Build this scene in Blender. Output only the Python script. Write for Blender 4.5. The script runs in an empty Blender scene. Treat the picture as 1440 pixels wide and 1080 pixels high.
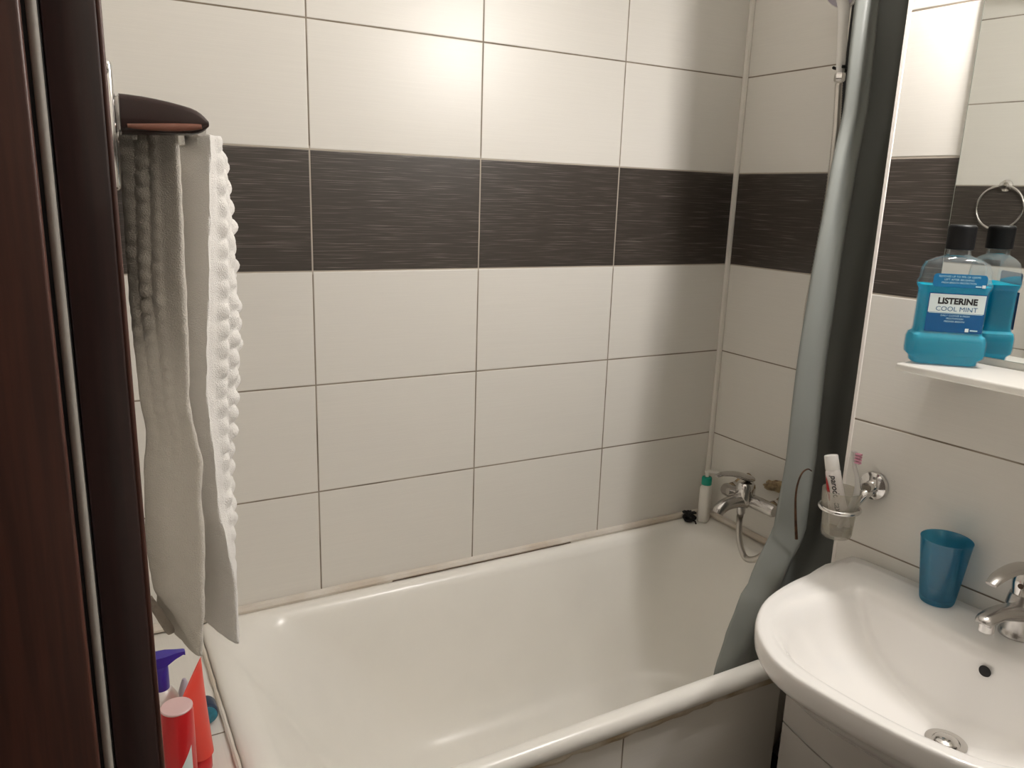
import bpy, bmesh, math, random
from math import pi, sin, cos
from mathutils import Vector as V, Matrix, noise
random.seed(7)
SC = bpy.context.scene
COL = SC.collection

# ------------------------------------------------------------------ render look
SC.view_settings.view_transform = 'Standard'
SC.view_settings.look = 'None'
SC.view_settings.exposure = 0.0
SC.view_settings.gamma = 1.0
SC.view_settings.use_curve_mapping = False
SC.render.film_transparent = False
cy = SC.cycles
cy.max_bounces = 14; cy.diffuse_bounces = 11; cy.glossy_bounces = 6
cy.transmission_bounces = 8; cy.transparent_max_bounces = 16
cy.sample_clamp_indirect = 6.0
cy.caustics_reflective = False; cy.caustics_refractive = False
cy.use_denoising = True

# ------------------------------------------------------------------ frames
YAW = -0.0802
W0 = V((-0.301, -0.692, 0.0))                 # free edge of the wall behind the basin
WD = V((-sin(YAW), -cos(YAW), 0.0))           # along that wall, away from the tub
WN = V((-cos(YAW), sin(YAW), 0.0))            # out of that wall, into the room
def SW(s, off, z): return W0 + WD*s + WN*off + V((0, 0, z))
LEFT = -1.613                                  # left wall plane
RIM = 0.602                                    # tub rim height
SINK = 0.832                                   # basin rim height
SHELF = 1.275

# ------------------------------------------------------------------ materials
def nt_new(name):
    m = bpy.data.materials.new(name); m.use_nodes = True
    nt = m.node_tree; nt.nodes.clear()
    out = nt.nodes.new('ShaderNodeOutputMaterial')
    return m, nt, out
def N(nt, typ, **kw):
    n = nt.nodes.new(typ)
    for k, v in kw.items(): setattr(n, k, v)
    return n
def L(nt, a, b): nt.links.new(a, b)
def setin(n, **kw):
    for k, v in kw.items():
        k = k.replace('_', ' ')
        n.inputs[k].default_value = v
def rgb(c): return (c[0], c[1], c[2], 1.0)

def mat(name, col, rough=0.5, metal=0.0, spec=0.5, bump=0.0, bscale=60.0, var=0.0, vscale=8.0, coat=0.0, sub=0.0, emit=None, estr=0.0, stretch=(1,1,1), col2=None):
    m, nt, out = nt_new(name)
    b = N(nt, 'ShaderNodeBsdfPrincipled')
    b.inputs['Base Color'].default_value = rgb(col)
    b.inputs['Roughness'].default_value = rough
    b.inputs['Metallic'].default_value = metal
    b.inputs['Specular IOR Level'].default_value = spec
    b.inputs['Coat Weight'].default_value = coat
    if sub: 
        b.inputs['Subsurface Weight'].default_value = sub
        b.inputs['Subsurface Radius'].default_value = (0.01, 0.008, 0.006)
    if emit:
        b.inputs['Emission Color'].default_value = rgb(emit); b.inputs['Emission Strength'].default_value = estr
    tc = N(nt, 'ShaderNodeTexCoord'); mp = N(nt, 'ShaderNodeMapping')
    mp.inputs['Scale'].default_value = stretch
    L(nt, tc.outputs['Object'], mp.inputs['Vector'])
    if var or col2:
        n = N(nt, 'ShaderNodeTexNoise'); n.inputs['Scale'].default_value = vscale; n.inputs['Detail'].default_value = 5
        L(nt, mp.outputs[0], n.inputs['Vector'])
        mx = N(nt, 'ShaderNodeMix', data_type='RGBA')
        mx.inputs[6].default_value = rgb(col)
        mx.inputs[7].default_value = rgb(col2 if col2 else [c*(1-var) for c in col])
        rmp = N(nt, 'ShaderNodeMapRange'); rmp.inputs[1].default_value = .4; rmp.inputs[2].default_value = .62
        L(nt, n.outputs['Fac'], rmp.inputs[0]); L(nt, rmp.outputs[0], mx.inputs[0])
        L(nt, mx.outputs[2], b.inputs['Base Color'])
    if bump:
        n = N(nt, 'ShaderNodeTexNoise'); n.inputs['Scale'].default_value = bscale; n.inputs['Detail'].default_value = 4
        L(nt, mp.outputs[0], n.inputs['Vector'])
        bp = N(nt, 'ShaderNodeBump'); bp.inputs['Strength'].default_value = bump; bp.inputs['Distance'].default_value = 0.002
        L(nt, n.outputs['Fac'], bp.inputs['Height']); L(nt, bp.outputs[0], b.inputs['Normal'])
    L(nt, b.outputs[0], out.inputs[0])
    return m

def clear_mat(name, tint, diffuse=0.0, dcol=None, gloss=0.12, rough=0.05, transl=0.0, fk=0.5):
    """thin clear plastic or glass: tinted see-through sheet with a glossy skin and a little body colour"""
    m, nt, out = nt_new(name)
    t = N(nt, 'ShaderNodeBsdfTransparent'); t.inputs[0].default_value = rgb(tint)
    cur = t.outputs[0]
    if diffuse:
        d = N(nt, 'ShaderNodeBsdfDiffuse'); d.inputs[0].default_value = rgb(dcol)
        dd = d.outputs[0]
        if transl:
            tl = N(nt, 'ShaderNodeBsdfTranslucent'); tl.inputs[0].default_value = rgb(dcol)
            mt = N(nt, 'ShaderNodeMixShader'); mt.inputs[0].default_value = transl
            L(nt, dd, mt.inputs[1]); L(nt, tl.outputs[0], mt.inputs[2]); dd = mt.outputs[0]
        mx = N(nt, 'ShaderNodeMixShader'); mx.inputs[0].default_value = diffuse
        L(nt, cur, mx.inputs[1]); L(nt, dd, mx.inputs[2]); cur = mx.outputs[0]
    g = N(nt, 'ShaderNodeBsdfGlossy'); g.inputs[0].default_value = (1, 1, 1, 1); g.inputs['Roughness'].default_value = rough
    lw = N(nt, 'ShaderNodeLayerWeight'); lw.inputs[0].default_value = 0.25
    mr = N(nt, 'ShaderNodeMath', operation='MULTIPLY_ADD'); mr.inputs[1].default_value = fk; mr.inputs[2].default_value = gloss*0.4
    L(nt, lw.outputs['Fresnel'], mr.inputs[0])
    mx = N(nt, 'ShaderNodeMixShader'); L(nt, mr.outputs[0], mx.inputs[0])
    L(nt, cur, mx.inputs[1]); L(nt, g.outputs[0], mx.inputs[2])
    L(nt, mx.outputs[0], out.inputs[0])
    return m

TW, TH = 0.3945, 0.25
def tile_mat(name, ax_u, u0, ax_v='Z', v0=1.36, dark=True, tw=TW, th=TH, light=(0.700, 0.678, 0.635), rough=0.35):
    """glazed ceramic tiles with fine brushed streaks along u, one dark row, narrow grout"""
    m, nt, out = nt_new(name)
    tc = N(nt, 'ShaderNodeTexCoord'); sp = N(nt, 'ShaderNodeSeparateXYZ')
    L(nt, tc.outputs['Object'], sp.inputs[0])
    def M(op, a, b=None, c=None):
        n = N(nt, 'ShaderNodeMath', operation=op)
        for i, x in enumerate((a, b, c)):
            if x is None: continue
            if isinstance(x, (int, float)): n.inputs[i].default_value = x
            else: L(nt, x, n.inputs[i])
        return n.outputs[0]
    u = M('DIVIDE', M('SUBTRACT', sp.outputs[ax_u], u0), tw)
    v = M('DIVIDE', M('SUBTRACT', sp.outputs[ax_v], v0), th)
    def edge(x, size):
        f = M('FRACT', x)
        return M('MULTIPLY', M('MINIMUM', f, M('SUBTRACT', 1.0, f)), size)      # metres to the nearest joint
    du, dv = edge(u, tw), edge(v, th)
    d = M('MINIMUM', du, dv)
    def step(x, lo, hi):
        n = N(nt, 'ShaderNodeMapRange', interpolation_type='SMOOTHSTEP'); L(nt, x, n.inputs[0])
        n.inputs[1].default_value = lo; n.inputs[2].default_value = hi; return n.outputs[0]
    is_tile = step(d, 0.0011, 0.0021)
    fu, fv = M('FLOOR', u), M('FLOOR', v)
    isdark = M('COMPARE', fv, 0.0, 0.1) if dark else None
    # per-tile random
    cb = N(nt, 'ShaderNodeCombineXYZ'); L(nt, fu, cb.inputs[0]); L(nt, fv, cb.inputs[1])
    wn = N(nt, 'ShaderNodeTexWhiteNoise'); L(nt, cb.outputs[0], wn.inputs['Vector'])
    # streaks
    cs = N(nt, 'ShaderNodeCombineXYZ')
    L(nt, M('MULTIPLY', u, 2.2), cs.inputs[0]); L(nt, M('MULTIPLY', v, 120.0), cs.inputs[1]); L(nt, M('MULTIPLY', wn.outputs['Value'], 40.0), cs.inputs[2])
    n1 = N(nt, 'ShaderNodeTexNoise'); n1.inputs['Scale'].default_value = 1.6; n1.inputs['Detail'].default_value = 3; L(nt, cs.outputs[0], n1.inputs['Vector'])
    n2 = N(nt, 'ShaderNodeTexNoise'); n2.inputs['Scale'].default_value = 0.7; n2.inputs['Detail'].default_value = 2; L(nt, cs.outputs[0], n2.inputs['Vector'])
    st_l = step(n1.outputs['Fac'], 0.35, 0.7)
    mxl = N(nt, 'ShaderNodeMix', data_type='RGBA'); L(nt, st_l, mxl.inputs[0])
    mxl.inputs[6].default_value = rgb([c*0.985 for c in light]); mxl.inputs[7].default_value = rgb([c*1.015 for c in light])
    colr = mxl.outputs[2]
    if dark:
        st_d = M('MULTIPLY', step(n1.outputs['Fac'], 0.52, 0.72), step(n2.outputs['Fac'], 0.30, 0.66))
        mxd = N(nt, 'ShaderNodeMix', data_type='RGBA'); L(nt, st_d, mxd.inputs[0])
        mxd.inputs[6].default_value = (0.046, 0.038, 0.032, 1); mxd.inputs[7].default_value = (0.22, 0.195, 0.175, 1)
        mm = N(nt, 'ShaderNodeMix', data_type='RGBA'); L(nt, isdark, mm.inputs[0])
        L(nt, colr, mm.inputs[6]); L(nt, mxd.outputs[2], mm.inputs[7]); colr = mm.outputs[2]
    # grout: grey brown, cleaner beside the dark row
    gn = N(nt, 'ShaderNodeTexNoise'); gn.inputs['Scale'].default_value = 9.0; gn.inputs['Detail'].default_value = 3
    L(nt, tc.outputs['Object'], gn.inputs['Vector'])
    gm = N(nt, 'ShaderNodeMix', data_type='RGBA'); L(nt, step(gn.outputs['Fac'], 0.35, 0.65), gm.inputs[0])
    gm.inputs[6].default_value = (0.17, 0.137, 0.10, 1); gm.inputs[7].default_value = (0.28, 0.24, 0.19, 1)
    gcol = gm.outputs[2]
    if dark:
        near = step(M('ABSOLUTE', M('SUBTRACT', v, 0.5)), 0.515, 0.535)
        g2 = N(nt, 'ShaderNodeMix', data_type='RGBA'); L(nt, near, g2.inputs[0])
        g2.inputs[6].default_value = (0.40, 0.355, 0.30, 1); L(nt, gcol, g2.inputs[7]); gcol = g2.outputs[2]
    fin = N(nt, 'ShaderNodeMix', data_type='RGBA'); L(nt, is_tile, fin.inputs[0])
    L(nt, gcol, fin.inputs[6]); L(nt, colr, fin.inputs[7])
    b = N(nt, 'ShaderNodeBsdfPrincipled'); L(nt, fin.outputs[2], b.inputs['Base Color'])
    rr = N(nt, 'ShaderNodeMapRange'); L(nt, is_tile, rr.inputs[0]); rr.inputs[3].default_value = 0.85; rr.inputs[4].default_value = rough
    L(nt, rr.outputs[0], b.inputs['Roughness']); b.inputs['Specular IOR Level'].default_value = 0.42
    h = M('ADD', M('MULTIPLY', step(d, 0.0008, 0.0034), 1.0), M('MULTIPLY', n1.outputs['Fac'], 0.07))
    bp = N(nt, 'ShaderNodeBump'); bp.inputs['Strength'].default_value = 0.55; bp.inputs['Distance'].default_value = 0.0012
    L(nt, h, bp.inputs['Height']); L(nt, bp.outputs[0], b.inputs['Normal'])
    L(nt, b.outputs[0], out.inputs[0])
    return m

MT = {}
MT['tile_back'] = tile_mat('tile_back', 'X', -0.4028)
MT['tile_side'] = tile_mat('tile_side', 'Y', -0.395)
MT['tile_left'] = tile_mat('tile_left', 'Y', -0.19)
MT['tile_sink'] = tile_mat('tile_sink', 'X', -0.395, v0=1.37)
MT['tile_ledge'] = tile_mat('tile_ledge', 'Y', -0.392, ax_v='X', v0=-1.71, dark=False, tw=0.392, th=0.6)
MT['tile_apron'] = tile_mat('tile_apron', 'X', -0.806, dark=False, tw=0.43, v0=0.305)
MT['floor'] = tile_mat('floor_tile', 'X', 0.0, ax_v='Y', v0=0, dark=False, tw=.33, th=.33, light=(0.12, 0.095, 0.075), rough=.4)
MT['paint'] = mat('ceiling_paint', (0.86, 0.85, 0.82), 0.8)
MT['hall'] = mat('hall_paint', (0.10, 0.075, 0.06), 0.9)
MT['enamel'] = mat('tub_enamel', (0.82, 0.802, 0.757), 0.25, spec=0.5, var=0.05, vscale=3.0)
MT['ceramic'] = mat('basin_ceramic', (0.80, 0.785, 0.765), 0.10, spec=0.55, coat=0.3)
MT['chrome'] = mat('chrome', (0.70, 0.68, 0.66), 0.12, metal=1.0)
MT['chrome_dull'] = mat('chrome_dull', (0.55, 0.53, 0.51), 0.26, metal=1.0, bump=0.08, bscale=40)
MT['hose'] = mat('hose_metal', (0.56, 0.53, 0.49), 0.32, metal=0.9)
MT['white_plastic'] = mat('white_plastic', (0.78, 0.76, 0.73), 0.35)
MT['bead'] = mat('corner_bead', (0.70, 0.67, 0.62), 0.4)
MT['edge_trim'] = mat('edge_trim', (0.80, 0.76, 0.72), 0.35)
MT['caulk'] = mat('caulk', (0.62, 0.56, 0.46), 0.6, col2=(0.42, 0.33, 0.21), vscale=16, bump=.5, bscale=90)
MT['bead_tub'] = mat('tub_bead', (0.66, 0.62, 0.56), 0.5, col2=(0.56, 0.49, 0.41), vscale=7)
MT['grime'] = mat('grime', (0.10, 0.065, 0.04), 0.8)
MT['sealant'] = mat('old_sealant', (0.40, 0.31, 0.17), 0.65, col2=(0.13, 0.075, 0.04), vscale=45, bump=.8, bscale=120)
MT['jamb'] = mat('dark_wood', (0.030, 0.0105, 0.0095), 0.36, coat=0.12, var=0.35, vscale=6, stretch=(30, 30, 1.2))
MT['casing'] = mat('lit_brown_wood', (0.070, 0.021, 0.012), 0.45, var=0.35, vscale=6, stretch=(30, 30, 1.2))  # frame wood in a lighter tone: hall and lamp light put into the colour
MT['rubber_grey'] = mat('grey_seal', (0.36, 0.34, 0.31), 0.6)
MT['black'] = mat('black_plastic', (0.004, 0.004, 0.0045), 0.42, spec=0.25)
MT['black_matte'] = mat('black_matte', (0.006, 0.0055, 0.006), 0.7)
MT['brown_gloss'] = mat('brown_gloss', (0.024, 0.009, 0.0075), 0.25, coat=0.3, spec=.4)
MT['copper'] = mat('copper_edge', (0.20, 0.075, 0.048), 0.25, coat=0.4)
MT['vanity'] = mat('vanity_laminate', (0.52, 0.50, 0.475), 0.35)
MT['curtain'] = mat('curtain_vinyl', (0.205, 0.216, 0.203), 0.42, spec=0.5, bump=0.10, bscale=25)
MT['towel_grey'] = mat('towel_waffle', (0.62, 0.585, 0.53), 0.95, bump=.9, bscale=700, spec=0.1)
MT['towel_white'] = mat('towel_white', (0.84, 0.82, 0.79), 0.95, bump=.9, bscale=700, spec=0.1)
MT['mirror'] = mat('mirror_silver', (0.84, 0.86, 0.84), 0.015, metal=1.0)
MT['mirror_edge'] = mat('mirror_edge', (0.42, 0.47, 0.42), 0.15)
MT['shelf'] = None
MT['glow'] = mat('lamp_glow', (1, 1, 1), 0.5, emit=(1.0, 0.955, 0.915), estr=285.0)
MT['purple'] = mat('purple_plastic', (0.045, 0.028, 0.30), 0.35)
MT['red'] = mat('red_plastic', (0.56, 0.014, 0.018), 0.30)
MT['red_tube'] = mat('red_tube', (0.70, 0.055, 0.035), 0.33)
MT['pink'] = mat('pale_pink', (0.72, 0.50, 0.50), 0.4)
MT['pink_label'] = mat('pink_label', (0.62, 0.42, 0.37), 0.5)
MT['strap'] = mat('strap_cloth', (0.24, 0.205, 0.17), 0.9, bump=.8, bscale=400)
MT['lilac'] = mat('lilac_plastic', (0.46, 0.43, 0.50), 0.4)
MT['teal'] = mat('teal_plastic', (0.03, 0.21, 0.30), 0.35, var=0.3, vscale=60)
MT['navy'] = mat('navy_plastic', (0.006, 0.022, 0.06), 0.4)
MT['green'] = mat('green_cap', (0.0, 0.28, 0.20), 0.35)
MT['pump_white'] = mat('pump_white', (0.70, 0.68, 0.64), 0.3)
MT['rust'] = mat('rusty_wire', (0.10, 0.045, 0.018), 0.6, metal=0.3, var=.5, vscale=80)
MT['ptube'] = mat('paste_tube', (0.74, 0.70, 0.68), 0.28)
MT['ink'] = mat('ink_black', (0.012, 0.012, 0.014), 0.5)
MT['ink_blue'] = mat('ink_blue', (0.03, 0.12, 0.25), 0.5)
MT['ink_red'] = mat('ink_red', (0.50, 0.015, 0.02), 0.4)
MT['lab_white'] = mat('label_white', (0.62, 0.70, 0.70), 0.4)
MT['lab_blue'] = mat('label_blue', (0.004, 0.085, 0.24), 0.3)
MT['lab_blue2'] = mat('label_blue_light', (0.005, 0.14, 0.31), 0.3)
MT['lab_text'] = mat('label_pale_text', (0.45, 0.66, 0.74), 0.5)
MT['pet'] = clear_mat('clear_bottle_plastic', (0.95, 0.965, 0.97), diffuse=0.05, dcol=(.7, .74, .76), gloss=0.04, rough=0.08, fk=0.30)
MT['liquid'] = clear_mat('blue_liquid', (0.0, 0.62, 0.86), diffuse=0.78, dcol=(0.0, 0.60, 0.80), gloss=0.0, rough=0.05, transl=0.5, fk=0.06)
MT['tumbler'] = clear_mat('blue_clear_plastic', (0.36, 0.72, 0.87), diffuse=0.30, dcol=(0.03, 0.27, 0.41), gloss=0.10, rough=0.12, transl=0.4, fk=0.3)
MT['frost'] = clear_mat('frosted_cup', (0.90, 0.89, 0.86), diffuse=0.20, dcol=(0.72, 0.69, 0.63), gloss=0.08, rough=0.25, transl=0.5, fk=0.35)
MT['water'] = clear_mat('cloudy_water', (0.66, 0.60, 0.42), diffuse=0.5, dcol=(0.36, 0.32, 0.19), gloss=0.05, rough=0.2, transl=0.5)
MT['brush_clear'] = clear_mat('brush_clear', (0.82, 0.80, 0.78), diffuse=0.88, dcol=(0.84, 0.82, 0.80), gloss=0.2, rough=0.1, transl=0.5)
MT['shelf'] = clear_mat('frosted_shelf', (0.80, 0.79, 0.75), diffuse=0.80, dcol=(0.88, 0.86, 0.82), gloss=0.05, rough=0.15, transl=0.5, fk=0.2)
MT['bristle'] = mat('pink_bristles', (0.58, 0.27, 0.36), 0.7)

# ------------------------------------------------------------------ mesh helpers
def box(bm, lo, hi, bev=0.0, seg=2, mi=0):
    lo, hi = V(lo), V(hi)
    r = bmesh.ops.create_cube(bm, size=1.0)
    for v in r['verts']:
        v.co = V([lo[i] + (v.co[i]+0.5)*(hi[i]-lo[i]) for i in range(3)])
    fs = {f for v in r['verts'] for f in v.link_faces}
    for f in fs: f.material_index = mi
    if bev:
        es = {e for v in r['verts'] for e in v.link_edges}
        o = bmesh.ops.bevel(bm, geom=list(es), offset=bev, segments=seg, profile=0.5, affect='EDGES')
        for f in o['faces']: f.material_index = mi
def loft(bm, rings, cap0=True, cap1=True, closed=True, mi=0):
    rv = [[bm.verts.new(p) for p in r] for r in rings]
    for a, b in zip(rv, rv[1:]):
        n = len(a)
        for i in range(n if closed else n-1):
            j = (i+1) % n
            f = bm.faces.new((a[i], a[j], b[j], b[i])); f.material_index = mi
    if cap0: bm.faces.new(list(reversed(rv[0]))).material_index = mi
    if cap1: bm.faces.new(rv[-1]).material_index = mi
    return rv
def catmull(pts, n=8):
    P = [V(p) for p in pts]; P = [2*P[0]-P[1]] + P + [2*P[-1]-P[-2]]
    o = []
    for i in range(1, len(P)-2):
        for k in range(n):
            t = k/n; a, b, c, d = P[i-1], P[i], P[i+1], P[i+2]
            o.append(0.5*((2*b)+(c-a)*t+(2*a-5*b+4*c-d)*t*t+(3*b-a-3*c+d)*t**3))
    o.append(P[-2]); return o
def tube(bm, pts, rad, seg=12, smooth=0, caps=True, mi=0, flat=None):
    """flat=(axis, k): squash cross-section along a world axis"""
    if smooth: 
        if not isinstance(rad, (int, float)):
            rr = []
            for i in range(len(rad)-1):
                for k in range(smooth): rr.append(rad[i]+(rad[i+1]-rad[i])*k/smooth)
            rr.append(rad[-1]); rad = rr
        pts = catmull(pts, smooth)
    pts = [V(p) for p in pts]; n = len(pts)
    if isinstance(rad, (int, float)): rad = [rad]*n
    t = (pts[1]-pts[0]).normalized()
    up = V((0, 0, 1)) if abs(t.z) < 0.9 else V((0, 1, 0))
    nrm = (up - t*up.dot(t)).normalized()
    rings = []
    for i in range(n):
        t = (pts[min(i+1, n-1)]-pts[max(i-1, 0)]).normalized()
        nrm = (nrm - t*nrm.dot(t)).normalized(); bn = t.cross(nrm)
        ring = []
        for k in range(seg):
            a = 2*pi*k/seg
            d = (nrm*cos(a)+bn*sin(a))*rad[i]
            if flat: d[flat[0]] *= flat[1]
            ring.append(pts[i]+d)
        rings.append(ring)
    loft(bm, rings, caps, caps, mi=mi)
def lathe(bm, prof, c, seg=32, axis='Z', mi=0, caps=(True, True), frame=None):
    """prof: list of (radius, height) ; axis via frame (ex, ey, ez)"""
    c = V(c)
    ex, ey, ez = frame if frame else (V((1, 0, 0)), V((0, 1, 0)), V((0, 0, 1)))
    rings = [[c+ex*(max(r, 1e-5)*cos(2*pi*k/seg))+ey*(max(r, 1e-5)*sin(2*pi*k/seg))+ez*h for k in range(seg)] for r, h in prof]
    loft(bm, rings, *caps, mi=mi)
def rrect(x0, x1, y0, y1, r, z, seg=8, fn=None):
    """rounded rectangle ring, corner radius r"""
    r = min(r, (x1-x0)/2-1e-4, (y1-y0)/2-1e-4)
    o = []
    for cx, cy_, a0 in ((x1-r, y1-r, 0), (x0+r, y1-r, pi/2), (x0+r, y0+r, pi), (x1-r, y0+r, 3*pi/2)):
        for k in range(seg+1):
            a = a0+pi/2*k/seg
            p = V((cx+r*cos(a), cy_+r*sin(a), z))
            o.append(fn(p) if fn else p)
    return o
def wm(o):
    m = o.matrix_basis.copy()
    while o.parent:
        o = o.parent; m = o.matrix_basis @ m
    return m
def obj(name, bm, mats, parent=None, smooth=True, angle=40, matrix=None):
    bmesh.ops.recalc_face_normals(bm, faces=bm.faces)
    base = matrix if matrix else (wm(parent) if parent else None)
    if base is not None: bmesh.ops.transform(bm, matrix=base.inverted(), verts=bm.verts)
    me = bpy.data.meshes.new(name); bm.to_mesh(me); bm.free()
    for mm in (mats if isinstance(mats, (list, tuple)) else [mats]): me.materials.append(MT[mm])
    if smooth:
        me.shade_smooth()
        try: me.set_sharp_from_angle(angle=math.radians(angle))
        except Exception: pass
    o = bpy.data.objects.new(name, me); COL.objects.link(o)
    if parent: o.parent = parent
    elif matrix: o.matrix_basis = matrix
    return o
def tag(o, label=None, cat=None, group=None, kind=None):
    if label: o['label'] = label
    if cat: o['category'] = cat
    if group: o['group'] = group
    if kind: o['kind'] = kind
    return o
def thing(name, label, cat, loc, group=None):
    o = bpy.data.objects.new(name, None); COL.objects.link(o)
    o.empty_display_size = 0.05; o.location = loc
    return tag(o, label, cat, group)
def structure(name, bm, mats, parent=None, smooth=False, matrix=None, label=None):
    o = obj(name, bm, mats, parent, smooth=smooth, matrix=matrix)
    o['kind'] = 'structure'
    if label: o['label'] = label
    return o
def text_into(bm, s, size, place, mi, bold=0.0, shear=0.0, align='CENTER', squash=1.0):
    """lettering as flat polygons; place(x, y) gives the point in space"""
    cu = bpy.data.curves.new('lettering', 'FONT'); cu.body = s; cu.size = size; cu.align_x = align; cu.align_y = 'CENTER'
    cu.offset = bold; cu.shear = shear; cu.resolution_u = 3; cu.fill_mode = 'FRONT'
    to = bpy.data.objects.new('lettering', cu); COL.objects.link(to)
    dg = bpy.context.evaluated_depsgraph_get(); dg.update()
    me = bpy.data.meshes.new_from_object(to.evaluated_get(dg))
    vs = [bm.verts.new(place(v.co.x*squash, v.co.y)) for v in me.vertices]
    for p in me.polygons:
        try: bm.faces.new([vs[i] for i in p.vertices]).material_index = mi
        except ValueError: pass
    bpy.data.objects.remove(to); bpy.data.curves.remove(cu); bpy.data.meshes.remove(me)
B = bmesh.new

# ================================================================== SETTING
H = 2.5
bm = B(); box(bm, (-1.72, 0, 0), (0.1, 0.1, H)); structure('wall_back', bm, 'tile_back')
bm = B(); box(bm, (0, -0.692, 0), (0.1, 0, H)); structure('wall_right', bm, 'tile_side')
MS = Matrix.Translation(W0) @ Matrix(((-WD.x, WN.x*-1, 0, 0), (-WD.y, WN.y*-1, 0, 0), (0, 0, 1, 0), (0, 0, 0, 1)))  # x = -s, y = -off
def S_box(bm, s0, s1, o0, o1, z0, z1, bev=0.0, seg=2, mi=0):
    b2 = B(); box(b2, (s0, o0, z0), (s1, o1, z1), bev, seg)
    for v in b2.verts: v.co = SW(*v.co)
    me = bpy.data.meshes.new('t'); b2.to_mesh(me); b2.free()
    k = len(bm.faces); bm.from_mesh(me); bpy.data.meshes.remove(me)
    bm.faces.ensure_lookup_table()
    for f in bm.faces[k:]: f.material_index = mi
bm = B(); S_box(bm, 0, 1.42, -0.42, 0, 0, H); structure('wall_basin', bm, 'tile_sink', matrix=MS)
# left wall with the doorway the view is taken from
bm = B(); box(bm, (LEFT-0.11, -1.084, 0), (LEFT, 0, H)); structure('wall_left', bm, 'tile_left')
bm = B(); box(bm, (LEFT-0.11, -1.99, 2.082), (LEFT, -1.084, H)); structure('wall_left_lintel', bm, 'tile_left')
bm = B(); box(bm, (LEFT-0.11, -2.10, 0), (LEFT, -1.99, H)); structure('wall_left_end', bm, 'tile_left')
bm = B(); box(bm, (-1.73, -2.20, 0), (-0.1, -2.10, H)); structure('wall_front', bm, 'tile_back')
bm = B(); box(bm, (-2.6, -2.2, -0.05), (0.2, 0.1, 0)); structure('floor', bm, 'floor')
bm = B(); box(bm, (-1.73, -2.2, H), (0.2, 0.1, H+0.05)); structure('ceiling', bm, 'paint')
# tiled front of the tub and the tiled ledge at its left end
bm = B(); box(bm, (-1.612, -0.668, 0), (-0.385, -0.652, 0.552)); structure('wall_tub_front', bm, 'tile_apron')
bm = B(); box(bm, (-1.612, -0.668, 0), (-1.474, -0.0005, 0.596)); structure('wall_tub_ledge', bm, 'tile_ledge')
# trims
def strip(name, mats, pts, r, seg=8, jitter=0.0):
    bm = B(); P = catmull(pts, 10) if len(pts) > 2 else [V(pts[0]).lerp(V(pts[1]), i/60) for i in range(61)]
    if jitter:
        P = [p+V((0, 0, jitter*noise.noise(p*23))) for p in P]
        rad = [r*(1+0.35*noise.noise(p*31+V((5, 1, 2)))) for p in P]
    else: rad = r
    tube(bm, P, rad, seg); return structure(name, bm, mats, smooth=True)
strip('trim_1', 'bead', [(-0.004, -0.004, 0.64), (-0.004, -0.004, H)], 0.0085)          # inside corner bead
bm = B()
S_box(bm, -0.0045, 0.0035, -0.05, 0.0012, 0.0, H, 0.001, 1); structure('trim_2', bm, 'edge_trim')    # outside corner edge
strip('trim_3', 'bead_tub', [(-1.60, -0.004, 0.609), (-0.01, -0.004, 0.609)], 0.010)
strip('trim_4', 'bead_tub', [(-0.004, -0.01, 0.609), (-0.004, -0.69, 0.609)], 0.010)
strip('trim_5', 'caulk', [(-1.47, -0.668, 0.556), (-0.385, -0.668, 0.556)], 0.0105, jitter=0.004)
strip('trim_6', 'bead_tub', [(-1.4705, -0.02, 0.598), (-1.4705, -0.66, 0.598)], 0.0045, jitter=0.001)
strip('trim_7', 'grime', [(-1.02, -0.0125, 0.6035), (-0.50, -0.0125, 0.6035)], 0.0016, seg=6, jitter=.001)

# door frame (beside the camera) : jamb, grey seal, outer casing
door = bpy.data.objects.new('door_1', None); COL.objects.link(door); door.location = (LEFT, -1.125, 0); door['kind'] = 'structure'
def bx(name, lo, hi, m, bev, parent=door, seg=3):
    b = B(); box(b, lo, hi, bev, seg); return obj(name, b, m, parent)
bx('jamb', (-1.6435, -1.124, 0), (-1.6145, -1.085, 2.05), 'jamb', 0.002)
b = B(); tube(b, [(-1.6140, -1.1215, 0), (-1.6140, -1.1215, 2.05)], 0.0021, 12); obj('bead', b, 'casing', door)  # lighter tone paints the lamp highlight along the rounded jamb edge
bx('stop', (-1.655, -1.124, 0), (-1.6437, -1.100, 2.05), 'black_matte', 0.001)
b = B(); tube(b, [(-1.6475, -1.1245, 0), (-1.6475, -1.1245, 2.05)], 0.0030, 10); obj('seal', b, 'rubber_grey', door)
bx('casing', (-1.745, -1.150, 0), (-1.6525, -1.126, 2.05), 'casing', 0.002)  # coloured lighter than the jamb to stand for light from the hall
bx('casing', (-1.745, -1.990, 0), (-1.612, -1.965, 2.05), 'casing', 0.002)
bx('head', (-1.745, -1.965, 2.05), (-1.612, -1.125, 2.08), 'jamb', 0.002)

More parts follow.
